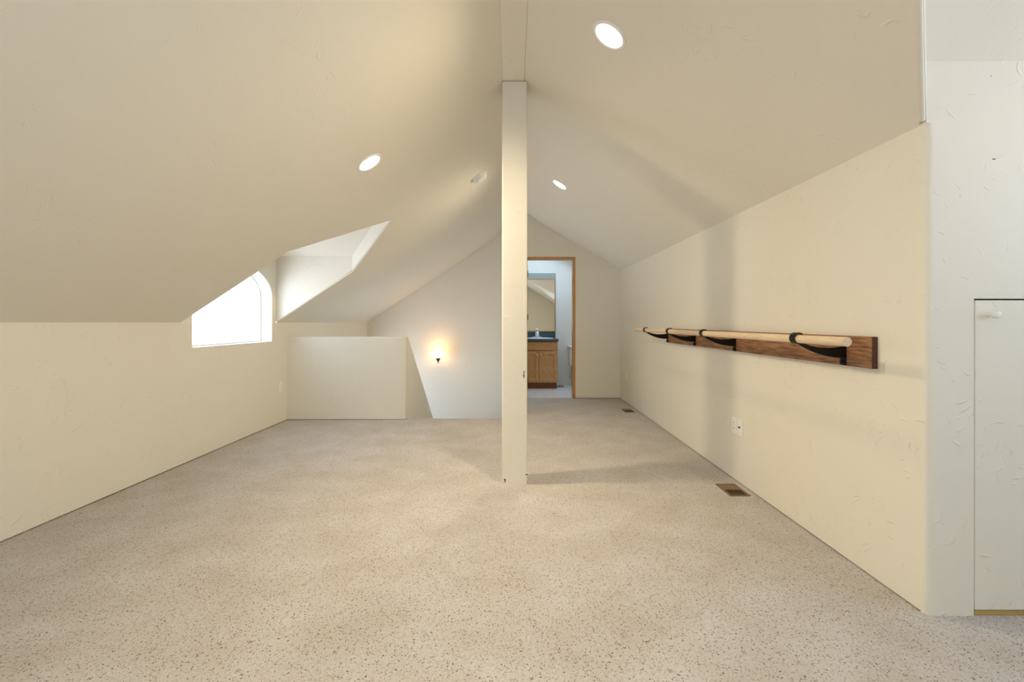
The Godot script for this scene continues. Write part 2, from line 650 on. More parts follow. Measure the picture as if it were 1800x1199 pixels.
	part("plaster_gable", st, M.wall, wc)

	# end walls
	st = mb()
	prism(st, [V(XL, LOW, D_BACK), V(0.05, LOW, D_BACK), V(0.05, RIDGE, D_BACK), V(0, RIDGE, D_BACK), V(XL, yl(XL), D_BACK)], Vector3(0, 0, -0.15))
	tag(part("wall_back", st, M.wall, self), "tall plaster gable wall above the stairwell", "wall", "", "structure")
	st = mb()
	prism(st, [V(0.05, 0, D_BACK), V(XR, 0, D_BACK), V(XR, yr(XR), D_BACK), V(0.05, yr(0.05), D_BACK)], Vector3(0, 0, -0.15))
	tag(part("wall_vanity", st, M.bath, self), "white bathroom wall behind the mirror and the toilet", "wall", "", "structure")
	st = mb()
	prism(st, [V(XR, 0, D_HALL + 0.12), V(XR, 0, D_BACK), V(XR, yr(XR), D_BACK), V(XR, yr(XR), D_HALL + 0.12)], Vector3(0.15, 0, 0))
	tag(part("wall_toilet", st, M.bath, self), "white bathroom side wall beside the toilet", "wall", "", "structure")
	var rear := Node3D.new()
	rear.name = "wall_rear"
	add_child(rear)
	tag(rear, "cream gable wall seen in the bathroom mirror", "wall", "", "structure")
	for q in [[V(XL, 0, D_REAR), V(W5[0], 0, D_REAR), V(W5[0], yl(W5[0]), D_REAR), V(XL, yl(XL), D_REAR)],
			[V(W5[1], 0, D_REAR), V(XR, 0, D_REAR), V(XR, yr(XR), D_REAR), V(0, RIDGE, D_REAR), V(W5[1], yl(W5[1]), D_REAR)],
			[V(W5[0], 0, D_REAR), V(W5[1], 0, D_REAR), V(W5[1], W5[2], D_REAR), V(W5[0], W5[2], D_REAR)],
			[V(W5[0], W5[3], D_REAR), V(W5[1], W5[3], D_REAR), V(W5[1], yl(W5[1]), D_REAR), V(W5[0], yl(W5[0]), D_REAR)]]:
		st = mb()
		prism(st, q, Vector3(0, 0, 0.15))
		part("plaster_wall", st, M.wall, rear)
	st = mb()
	prism(st, [V(0.11, 0, D_HALL), V(0.167, 0, D_HALL), V(0.167, 2.092, D_HALL), V(0.913, 2.092, D_HALL), V(0.913, G, D_HALL), V(XR, G, D_HALL), V(XR, yr(XR), D_HALL), V(0.11, yr(0.11), D_HALL)], Vector3(0, 0, -0.12))
	box(st, V(0.913, 0, D_HALL + 0.02), V(XR, G, D_HALL + 0.12))
	tag(part("wall_bathroom", st, M.wall, self), "cream plaster gable wall around the bathroom doorway", "wall", "", "structure")
	# wall between stairs and bathroom, running down beside the stairs
	st = mb()
	prism(st, [V(0.0, LOW, 3.0), V(0.0, LOW, D_BACK), V(0.0, RIDGE, D_BACK), V(0.0, RIDGE, D_HALL), V(0.0, 0.95, D_HALL), V(0.0, 0.95, 5.62), V(0.0, -0.26, 5.62), V(0.0, -0.26, 3.0)], Vector3(0.11, 0, 0))
	tag(part("wall_stairs", st, M.wall, self), "plaster wall on the right of the stairwell behind the post", "wall", "", "structure")
	st = mb()
	prism(st, [V(XL, LOW, 3.0), V(0.1, LOW, 3.0), V(0.1, -0.26, 3.0), V(XL, -0.26, 3.0)], Vector3(0, 0, 0.15))
	tag(part("wall_lower", st, M.wall, self), "plaster wall of the lower storey under the loft floor", "wall", "", "structure")

	# half wall at the head of the stairs, rounded on top, and the guard that falls with the stairs
	var hw := Node3D.new()
	hw.name = "wall_half"
	add_child(hw)
	tag(hw, "waist-high cream half wall guarding the stairwell below the arched window", "wall", "", "structure")
	st = mb()
	var top := 0.956
	var r2 := 0.02
	var face := []
	for k in 7:   # rounded upper right corner
		var a := PI / 2 * k / 6
		face.append(V(-1.251 - r2 + r2 * sin(a), top - r2 + r2 * cos(a), 5.5 + 0.02))
	rounded_panel(st, XL, -1.251, G, top, 5.5, 5.63, 0.02)
	box(st, V(XL, 0, 5.52), V(-1.27, G + 0.002, 5.63))
	part("front_panel", st, M.wall, hw)
	st = mb()
	var g0 := 5.60
	prism(st, [V(-1.251, LOW, g0), V(-1.251, LOW, 7.55), V(-1.251, top - 0.746 * (7.55 - 5.65), 7.55), V(-1.251, top, 5.65), V(-1.251, top, g0)], Vector3(-0.13, 0, 0))
	part("sloping_guard", st, M.wall, hw)

func rounded_panel(st: SurfaceTool, x0: float, x1: float, y0: float, y1: float, d0: float, d1: float, r: float) -> void:
	# a slab whose front and back top edges and right upright edges are rounded
	var prof := []   # in plan terms: offset from the rim (inset) and depth
	for k in 7:
		var a := PI / 2 * k / 6
		prof.append([r - r * sin(a), d0 + r - r * cos(a)])
	for k in 7:
		var a := PI / 2 * k / 6
		prof.append([r - r * cos(a), d1 - r + r * sin(a)])
	var rows := []
	for p in prof:
		var i: float = p[0]
		var row := [V(x0, y1 - i, p[1])]
		for k in 7:
			var a := PI / 2 * k / 6
			row.append(V(x1 - r + (r - i) * sin(a), y1 - r + (r - i) * cos(a), p[1]))
		row.append(V(x1 - i, y0, p[1]))
		rows.append(row)
	# prof goes from the front face to the back face
	sheet(st, rows, V((x0 + x1) * 0.5, (y0 + y1) * 0.5, (d0 + d1) * 0.5))
	for e in [0, rows.size() - 1]:
		var n := Vector3(0, 0, 1 if e == 0 else -1)
		var c := V(x0, y0, prof[e][1])
		for j in rows[e].size() - 1:
			tri(st, c, rows[e][j], rows[e][j + 1], n)

func notch(P: Array, inside: Vector3, t: float, height: Callable) -> Array:
	var out := []
	for i in P.size():
		var n := Vector2.ZERO
		var ns := []
		for e in [i - 1, i]:
			if e < 0 or e >= P.size() - 1:
				continue
			var a := Vector2(P[e].x, P[e].z)
			var b := Vector2(P[e + 1].x, P[e + 1].z)
			var m := (b - a).orthogonal().normalized()
			if m.dot(Vector2(inside.x, inside.z) - a) > 0:
				m = -m
			ns.append(m)
		for m in ns:
			n += m
		n /= ns.size()
		n /= n.length_squared()
		var q := Vector2(P[i].x, P[i].z) + n * t
		out.append(Vector3(q.x, height.call(q.x), q.y))
	return out

# cheeks and upright faces between the cut in the slope and the dormer's own ceiling
func dormer(parent: Node3D, low: Array, high: Array, inside: Vector3) -> void:
	for i in low.size() - 1:
		var e: Vector3 = low[i + 1] - low[i]
		var n := Vector3(e.z, 0, -e.x).normalized()
		if n.dot(low[i] - inside) < 0:
			n = -n
		var st := mb()
		prism(st, [low[i], low[i + 1], high[i + 1], high[i]], n * 0.04)
		part("dormer_cheek", st, M.wall, parent)


# ---------------------------------------------------------------- windows
func windows() -> void:
	# arched window
	var w := thing("window_1", "bright arched window in the knee wall under the dormer", "window", V(XL - 0.13, EYE - 0.205, 4.52), "", "structure")
	var sill := EYE - 0.205
	var outer := []
	var inner := []
	for s in [0.0, 0.012]:
		var ring: Array = outer if s == 0.0 else inner
		ring.append(Vector2(3.88 + s, sill + s))
		for k in 25:
			var a := PI - PI * k / 24
			ring.append(Vector2(4.52 + (0.64 - s) * cos(a), EYE + 0.275 + (0.30 - s) * sin(a)))
		ring.append(Vector2(5.16 - s, sill + s))
	var st := mb()
	var x0 := XL - 0.12
	var x1 := XL - 0.15
	for i in outer.size():
		var j := (i + 1) % outer.size()
		var o0 := V(x0, outer[i].y, outer[i].x)
		var o1 := V(x0, outer[j].y, outer[j].x)
		var i0 := V(x0, inner[i].y, inner[i].x)
		var i1 := V(x0, inner[j].y, inner[j].x)
		var dx := Vector3(x1 - x0, 0, 0)
		quad(st, o0, o1, i1, i0, Vector3.RIGHT)
		quad(st, o0 + dx, o1 + dx, i1 + dx, i0 + dx, Vector3.LEFT)
		quad(st, i0, i1, i1 + dx, i0 + dx, V(x0, 1.2, 4.52) - i0)
	part("frame", st, M.vinyl, w)
	st = mb()
	var pane := []
	for p in inner:
		pane.append(V(XL - 0.13, p.y, p.x))
	prism(st, pane, Vector3(-0.004, 0, 0))
	part("pane", st, M.glass, w)
	done()
	rect_window("window_2", "tall window in the end wall of the right dormer", W2[0], W2[1], W2[2], W2[3], RX + 0.10, 1)
	rect_window("window_3", "window beside the stair landing below the half wall", W3[0], W3[1], W3[2], W3[3], XL - 0.10, -1)
	# unseen rear gable window, added to bring cool daylight to the foreground
	w = thing("window_5", "unseen window added in the gable wall behind the camera for cool daylight", "window", V((W5[0] + W5[1]) / 2, W5[2], D_REAR - 0.1), "", "structure")
	st = mb()
	for r in [[W5[0], W5[1], W5[2], W5[2] + 0.05], [W5[0], W5[1], W5[3] - 0.05, W5[3]], [W5[0], W5[0] + 0.05, W5[2] + 0.05, W5[3] - 0.05], [W5[1] - 0.05, W5[1], W5[2] + 0.05, W5[3] - 0.05]]:
		box(st, V(r[0], r[2], D_REAR - 0.10), V(r[1], r[3], D_REAR - 0.15))
	part("frame", st, M.vinyl, w)
	st = mb()
	box(st, V(W5[0] + 0.05, W5[2] + 0.05, D_REAR - 0.12), V(W5[1] - 0.05, W5[3] - 0.05, D_REAR - 0.125))
	part("pane", st, M.glass, w)
	done()
	# roof window over the bathroom
	var xm: float = (W4[0] + W4[1]) / 2
	w = thing("window_4", "roof window in the bathroom ceiling above the vanity", "window", V(xm, yr(xm) + 0.2, (W4[2] + W4[3]) / 2), "", "structure")
	var n := Vector3(PR, 1, 0).normalized() * 0.2
	var f := 0.05
	st = mb()
	for r in [[W4[0], W4[0] + f, W4[2], W4[3]], [W4[1] - f, W4[1], W4[2], W4[3]], [W4[0] + f, W4[1] - f, W4[2], W4[2] + f], [W4[0] + f, W4[1] - f, W4[3] - f, W4[3]]]:
		prism(st, [V(r[0], yr(r[0]), r[2]) + n, V(r[1], yr(r[1]), r[2]) + n, V(r[1], yr(r[1]), r[3]) + n, V(r[0], yr(r[0]), r[3]) + n], n * 0.2)
	part("frame", st, M.vinyl, w)
	st = mb()
	var a: float = W4[0] + f
	var b: float = W4[1] - f
	prism(st, [V(a, yr(a), W4[2] + f) + n * 1.1, V(b, yr(b), W4[2] + f) + n * 1.1, V(b, yr(b), W4[3] - f) + n * 1.1, V(a, yr(a), W4[3] - f) + n * 1.1], n * 0.02)
	part("pane", st, M.glass, w)
	done()

func rect_window(called: String, label: String, d0: float, d1: float, y0: float, y1: float, x: float, s: int) -> void:
	var w := thing(called, label, "window", V(x, y0, (d0 + d1) / 2), "", "structure")
	var dx := 0.05 * s
	var st := mb()
	for r in [[d0, d1, y0, y0 + 0.05], [d0, d1, y1 - 0.05, y1], [d0, d0 + 0.05, y0 + 0.05, y1 - 0.05], [d1 - 0.05, d1, y0 + 0.05, y1 - 0.05]]:
		box(st, V(x, r[2], r[0]), V(x + dx, r[3], r[1]))
	part("frame", st, M.vinyl, w)
	st = mb()
	box(st, V(x + dx * 0.4, y0 + 0.05, d0 + 0.05), V(x + dx * 0.5, y1 - 0.05, d1 - 0.05))
	part("pane", st, M.glass, w)
	done()


# ---------------------------------------------------------------- post, doors, stairs
func post() -> void:
	var o := thing("support_post", "square cream plaster post standing on the carpet under the ridge", "post", V(0.006, 0, 3.387))
	var st := mb()
	var x0 := -0.081
	var x1 := 0.093
	var d0 := 3.30
	var d1 := 3.474
	var r := 0.012
	var rows := []
	for y in [0.0, 2.7845]:
		var row := []
		for c in [[x1 - r, d0 + r, -PI / 2], [x1 - r, d1 - r, 0.0], [x0 + r, d1 - r, PI / 2], [x0 + r, d0 + r, PI]]:
			for k in 6:
				var a: float = c[2] + PI / 2 * k / 5
				row.append(V(c[0] + r * cos(a), y, c[1] + r * sin(a)))
		rows.append(row)
	sheet(st, rows, V(0.006, 1.4, 3.387), true)
	part("shaft", st, M.wall, o)
	st = mb()
	chip(st, [[0, 0], [4, 1], [5, 12], [3, 19], [6, 26], [4, 31], [-1, 33], [2, 25], [-1, 17], [0, 8]], V(0.067, 0.735, d0))
	part("scuff", st, M.scuff, o)
	st = mb()
	chip(st, [[0, 0], [7, 1], [9, 4], [4, 6], [-1, 4]], V(0.083, 0.065, d0))
	part("scuff", st, M.scuff, o)
	st = mb()
	chip(st, [[0, 0], [4, 2], [6, 13], [2, 20], [-3, 14], [1, 8]], V(-0.064, 0.012, d0))
	part("scuff", st, M.scuff, o)
	done()

func chip(st: SurfaceTool, pts: Array, at: Vector3) -> void:
	var p := []
	for q in pts:
		p.append(at + Vector3(q[0] * 0.0016, q[1] * 0.0016, 0.0004))
	prism(st, p, Vector3(0, 0, -0.001))

func knob(parent: Node3D, at: Vector3, r: float, m: Material) -> void:
	var st := mb()
	var keep := xf
	xf = xf * Transform3D(Basis(Vector3.RIGHT, PI / 2), at)
	lathe(st, Vector3.ZERO, [Vector2(0.0, 0.0), Vector2(r * 0.7, 0), Vector2(r * 0.5, r * 0.45), Vector2(r * 0.5, r * 0.8), Vector2(r * 0.85, r * 1.15), Vector2(r, r * 1.6), Vector2(r * 0.85, r * 2.1), Vector2(r * 0.4, r * 2.35), Vector2(0, r * 2.4)], 20)
	part("knob", st, m, parent)
	xf = keep

func doors() -> void:
	# frame of the bathroom doorway
	var o := thing("trim_1", "thin oak frame lining the bathroom doorway", "door frame", V(0.54, 0, D_HALL), "", "structure")
	var st := mb()
	box(st, V(0.875, 0, D_HALL - 0.006), V(0.9125, 2.054, D_HALL + 0.126), 0.002)
	part("jamb", st, M.jamb, o)
	st = mb()
	box(st, V(0.1675, 0, D_HALL - 0.006), V(0.205, 2.054, D_HALL + 0.126), 0.002)
	part("jamb", st, M.jamb, o)
	st = mb()
	box(st, V(0.1675, 2.054, D_HALL - 0.006), V(0.9125, 2.0915, D_HALL + 0.126), 0.002)
	part("head", st, M.jamb, o)
	done()
	# bathroom door, standing open against the left wall of the bathroom
	o = thing("door_1", "oak bathroom door standing wide open behind the post", "door", V(0.19, 0.01, 7.21), "", "structure")
	st = mb()
	box(st, V(0.165, 0.012, 7.21), V(0.20, 2.04, 7.88), 0.002)
	part("slab", st, M.oak, o)
	for y in [0.25, 1.20, 1.85]:
		st = mb()
		tube(st, [V(0.212, y - 0.045, 7.203), V(0.212, y + 0.045, 7.203)], 0.007, 10)
		part("hinge", st, M.bronze, o)
	done()
	# storage door in the dormer wall
	o = thing("door_2", "low white storage door with a round knob in the right wall", "door", V(2.13, 0.02, RF), "", "structure")
	st = mb()
	box(st, V(1.760, 0.022, RF - 0.001), V(2.495, 1.205, RF + 0.022), 0.003)
	part("slab", st, M.wall, o)
	knob(o, V(1.812, 1.150, RF - 0.001), 0.0165, M.white)
	done()
	st = mb()
	box(st, V(1.762, 0.0, RF + 0.004), V(2.49, 0.018, RF + 0.10), 0.002)
	tag(part("trim_2", st, M.brass, self), "golden threshold strip under the white storage door", "threshold", "", "structure")

func stairs() -> void:
	var o := thing("staircase", "carpeted stairs going down behind the half wall", "stairs", V(-0.6, 0, 5.6), "", "structure")
	for k in 7:
		var st := mb()
		box(st, V(-1.251, -0.19 * (k + 1), 5.60 + 0.255 * k), V(0.0, -0.19 * (k + 1) - 0.22, 5.60 + 0.255 * (k + 1) + 0.03), 0.01)
		part("step", st, M.carpet, o)
	var st := mb()
	box(st, V(XL, -1.52, 7.41), V(0.0, -1.70, D_BACK))
	part("landing", st, M.carpet, o)
	for k in 5:
		st = mb()
		box(st, V(XL, -1.52 - 0.19 * (k + 1), 7.41 - 0.255 * k), V(-1.381, -1.70 - 0.19 * (k + 1), 7.41 - 0.255 * (k + 1) - 0.03), 0.01)
		part("step", st, M.carpet, o)
	done()
	o = thing("handrail", "oak handrail falling with the stairs behind the post", "handrail", V(-0.1, 0.8, 5.9))
	st = mb()
	tube(st, [V(-0.112, 0.74, 5.95), V(-0.112, 0.74 - 0.746 * 1.7, 7.65)], 0.022, 14)
	part("rail", st, M.oak, o)
	for d in [6.3, 7.3]:
		st = mb()
		var y: float = 0.74 - 0.746 * (d - 5.95)
		tube(st, [V(-0.112, y - 0.02, d), V(-0.09, y - 0.06, d), V(0.0, y - 0.07, d)], 0.008, 10)
		part("bracket", st, M.bronze, o)
	done()


# ---------------------------------------------------------------- ceiling fittings
func downlight(label: String, x: float, d: float) -> void:
	var y := yl(x) if x < 0 else yr(x)
	var o := thing("recessed_downlight", label, "downlight", V(x, y, d), "downlights in the sloping ceiling")
	done()
	o.rotation.z = atan(PL) if x < 0 else -atan(PR)
	var st := mb()
	lathe(st, Vector3.ZERO, [Vector2(0.096, 0.001), Vector2(0.096, -0.002), Vector2(0.090, -0.005), Vector2(0.080, -0.005), Vector2(0.076, -0.002), Vector2(0.076, 0.001)], 40)
	part("trim_ring", st, M.white, o)
	st = mb()
	lathe(st, Vector3.ZERO, [Vector2(0.0765, 0.0), Vector2(0.0765, -0.002), Vector2(0.05, -0.0035), Vector2(0.0, -0.004)], 40)
	part("lens", st, M.lens, o)
	var l := SpotLight3D.new()
	l.name = "downlight_glow"
	l.spot_angle = 78.0
	l.spot_angle_attenuation = 1.0
	l.light_size = 0.07
	l.light_color = LAMP
	l.light_energy = LAMP_ENERGY
	l.spot_range = 12.0
	l.spot_attenuation = 2.0
	l.shadow_enabled = true
	l.position = Vector3(0, -0.012, 0)
	l.rotation.x = -PI / 2
	o.add_child(l)

func ceiling_things() -> void:
	downlight("lit round downlight in the left slope above the dormer", -0.974, 3.23)
	downlight("largest lit round downlight, near the top right of the ridge", 0.477, 2.385)
	downlight("small lit round downlight in the right slope behind the post", 0.478, 4.96)
	downlight("round downlight in the left slope beside the camera", -0.974, 0.66)
	# smoke detector
	var o := thing("smoke_detector", "round white smoke detector on the left slope beside the post", "smoke detector", V(-0.348, yl(-0.348), 4.88))
	done()
	o.rotation.z = atan(PL)
	o.scale = Vector3.ONE * 1.1
	var st := mb()
	lathe(st, Vector3.ZERO, [Vector2(0.074, 0.0), Vector2(0.074, -0.010), Vector2(0.070, -0.014), Vector2(0.0, -0.014)], 32)
	part("base_plate", st, M.white, o)
	st = mb()
	lathe(st, Vector3(0, -0.014, 0), [Vector2(0.062, 0.0), Vector2(0.060, -0.018), Vector2(0.050, -0.026), Vector2(0.0, -0.028)], 32)
	part("cover", st, M.white, o)
	st = mb()
	lathe(st, Vector3(0.02, -0.041, 0.02), [Vector2(0.009, 0.002), Vector2(0.009, -0.004), Vector2(0.0, -0.005)], 14)
	part("test_button", st, M.plate, o)

func sconce() -> void:
	var at := V(-1.326, EYE - 0.53, D_BACK - 0.155)
	var o := thing("wall_sconce", "lit glass bowl sconce with a dark finial on the stairwell wall", "sconce", at)
	done()
	var st := mb()
	lathe(st, Vector3.ZERO, [Vector2(0.025, -0.098), Vector2(0.055, -0.090), Vector2(0.095, -0.066), Vector2(0.130, -0.030), Vector2(0.145, 0.0), Vector2(0.141, 0.0), Vector2(0.126, -0.030), Vector2(0.092, -0.062), Vector2(0.053, -0.085), Vector2(0.025, -0.093)], 36)
	part("glass_shade", st, M.shade, o)
	st = mb()
	lathe(st, Vector3(0, -0.098, 0), [Vector2(0.0, 0.006), Vector2(0.042, 0.006), Vector2(0.044, 0.0), Vector2(0.030, -0.022), Vector2(0.020, -0.046), Vector2(0.010, -0.054), Vector2(0.010, -0.076), Vector2(0.006, -0.084), Vector2(0.0, -0.086)], 24)
	part("finial", st, M.bronze, o)
	st = mb()
	tube(st, [Vector3(0, -0.100, -0.01), Vector3(0, -0.075, -0.10), Vector3(0, -0.06, -0.148)], 0.009, 12)
	part("arm", st, M.bronze, o)
	st = mb()
	box(st, Vector3(-0.045, -0.10, -0.1549), Vector3(0.045, -0.01, -0.142), 0.006)
	part("backplate", st, M.bronze, o)
	var l := OmniLight3D.new()
	l.name = "sconce_bulb"
	l.light_color = Color(1.0, 0.74, 0.46)
	l.light_energy = 0.06
	l.light_size = 0.03
	l.omni_range = 12.0
	l.omni_attenuation = 2.0
	l.shadow_enabled = true
	l.position = Vector3(0, -0.02, 0)
	o.add_child(l)


# ---------------------------------------------------------------- ballet barre
func barre() -> void:
	var face := XR - 0.025
	var o := thing("ballet_barre", "pale wooden ballet barre on black brackets along the right wall", "ballet barre", V(XR, 0.919, 3.4))
	var st := mb()
	box(st, V(face, 0.919, 2.067), V(XR, 1.058, 4.82), 0.0015)
	var bb := part("backboard", st, M.walnut, o)
	tag(bb, "dark walnut board")
	st = mb()
	box(st, V(face + 0.0005, 0.9195, 2.0655), V(XR - 0.0003, 1.0575, 2.068), 0.0008)
	part("end_grain", st, M.walnut_end, bb)
	st = mb()
	var c := Vector2(1.33, EYE - 0.077)
	tube(st, [V(c.x, c.y, 1.906), V(c.x, c.y, 1.909), V(c.x, c.y, 5.207), V(c.x, c.y, 5.21)], 0.019, 28)
	tag(part("bar", st, M.maple, o), "round pale wooden bar")
	for d in [2.225, 3.328, 4.066, 4.784]:
		bracket(o, face, c, d)
	done()

func bracket(o: Node3D, face: float, c: Vector2, d: float) -> void:
	var st := mb()
	var w := 0.038
	# blade: upper edge from the wall out to the ring, lower edge back
	var up := []
	var low := []
	var w0 := Vector2(face, EYE - 0.108)
	var w1 := Vector2(face, EYE - 0.163)
	var r0 := c + Vector2(0.018, -0.0195)
	var r1 := c + Vector2(-0.004, -0.0245)
	for k in 13:
		var t := k / 12.0
		up.append(w0 * (1 - t) * (1 - t) * (1 - t) + Vector2(face - 0.06, EYE - 0.122) * 3 * t * (1 - t) * (1 - t) + Vector2(face - 0.13, EYE - 0.124) * 3 * t * t * (1 - t) + r0 * t * t * t)
		low.append(w1 * (1 - t) * (1 - t) * (1 - t) + Vector2(face - 0.09, EYE - 0.168) * 3 * t * (1 - t) * (1 - t) + Vector2(face - 0.16, EYE - 0.140) * 3 * t * t * (1 - t) + r1 * t * t * t)
	low.reverse()
	var poly := []
	for p in up + low:
		poly.append(V(p.x, p.y, d))
	prism(st, poly, Vector3(0, 0, -0.006))
	var b := part("bracket", st, M.steel, o)
	# wall plate
	st = mb()
	box(st, V(face - 0.005, EYE - 0.200, d), V(face, EYE - 0.085, d + w), 0.001)
	part("mounting_plate", st, M.steel, b)
	# saddle ring: open towards the wall
	st = mb()
	var rows := []
	for k in 25:
		var a := deg_to_rad(-75.0 - 235.0 * k / 24.0)
		var e := Vector2(cos(a), sin(a))
		var row := []
		for q in [[0.0225, 0.0], [0.0268, 0.0], [0.0268, w], [0.0225, w]]:
			var p: Vector2 = c + Vector2(0, 0.0033) + e * q[0]
			row.append(V(p.x, p.y, d + q[1]))
		rows.append(row)
	for k in 24:
		for j in 4:
			var a: Vector3 = rows[k][j]
			var b2: Vector3 = rows[k][(j + 1) % 4]
			var c2: Vector3 = rows[k + 1][(j + 1) % 4]
			var d2: Vector3 = rows[k + 1][j]
			var mid: Vector3 = (rows[k][0] + rows[k][2] + rows[k + 1][0] + rows[k + 1][2]) * 0.25
			quad(st, a, b2, c2, d2, (a + b2 + c2 + d2) * 0.25 - mid)
	for e in [0, 24]:
		quad(st, rows[e][0], rows[e][1], rows[e][2], rows[e][3], rows[e][0] - rows[12 if e == 0 else 11][0])
	part("saddle", st, M.steel, b)
	st = mb()
	var at := V(face - 0.005, EYE - 0.184, d + 0.021)
	var keep := xf
	xf = xf * Transform3D(Basis(Vector3.BACK, PI / 2), at)
	lathe(st, Vector3.ZERO, [Vector2(0.0, 0.0), Vector2(0.013, 0.0), Vector2(0.013, 0.003), Vector2(0.008, 0.009), Vector2(0.0, 0.010)], 6)
	xf = keep
	part("bolt", st, M.steel, b)


# ---------------------------------------------------------------- plates and registers
func wall_plate(label: String, at: Vector3, facing: float, kind: String) -> void:
	var o := thing("wall_plate" if kind == "jack" else "wall_outlet", label, "cable plate" if kind == "jack" else "outlet", at)
	done()
	o.rotation.y = facing     # local +z looks into the room
	var st := mb()
	box(st, Vector3(-0.035, -0.057, 0), Vector3(0.035, 0.057, 0.006), 0.0025)
	part("cover_plate", st, M.plate, o)
	if kind == "jack":
		st = mb()
		tube(st, [Vector3(0, 0.004, 0.006), Vector3(0, 0.004, 0.014)], 0.0065, 10)
		part("jack", st, M.bronze, o)
	else:
		for s in [-1, 1]:
			st = mb()
			box(st, Vector3(-0.0165, s * 0.0195 - 0.0145, 0.004), Vector3(0.0165, s * 0.0195 + 0.0145, 0.008), 0.003)
			var f := part("socket", st, M.plate, o)
			for x in [-0.0065, 0.0065]:
				st = mb()
				box(st, Vector3(x - 0.001, s * 0.0195 - 0.002, 0.0078), Vector3(x + 0.001, s * 0.0195 + 0.006, 0.0084))
				part("slot", st, M.dark, f)
	st = mb()
	tube(st, [Vector3(0, 0, 0.005), Vector3(0, 0, 0.0072)], 0.003, 8) if kind != "jack" else tube(st, [Vector3(0, 0.045, 0.005), Vector3(0, 0.045, 0.0072)], 0.003, 8)
	part("screw", st, M.plate, o)

func register(label: String, x0: float, x1: float, d0: float, d1: float, y: float, m: Material) -> void:
	var o := thing("floor_register", label, "floor register", V((x0 + x1) / 2, y, (d0 + d1) / 2), "floor registers")
	var st := mb()
	var f := 0.014
	for r in [[x0, x1, d0, d0 + f], [x0, x1, d1 - f, d1], [x0, x0 + f, d0 + f, d1 - f], [x1 - f, x1, d0 + f, d1 - f], [x0 + f, x1 - f, (d0 + d1) / 2 - 0.004, (d0 + d1) / 2 + 0.004]]:
		box(st, V(r[0], y - 0.002, r[2]), V(r[1], y + 0.005, r[3]), 0.0015)
	part("frame", st, m, o)
	st = mb()
	box(st, V(x0 + f, y + 0.0002, d0 + f), V(x1 - f, y + 0.001, d1 - f))
	part("duct", st, M.dark, o)
	# louvres: the far half stands closed, the near half open
	var dm := (d0 + d1) / 2
	var n := 9
	for half in 2:
		for k in n:
			var x := x0 + f + (x1 - x0 - 2 * f) * (k + 0.5) / n
			st = mb()
			var keep := xf
			xf = xf * Transform3D(Basis(Vector3.BACK, 0.08 if half == 1 else 1.45), V(x, y + 0.0035, 0))
			var a := d0 + f if half == 0 else dm + 0.004
			var b := dm - 0.004 if half == 0 else d1 - f
			box(st, V(-0.0054 if half == 1 else -0.0016, -0.0004, a), V(0.0054 if half == 1 else 0.0016, 0.0004, b))
			xf = keep
			part("louvre", st, m, o)
	done()


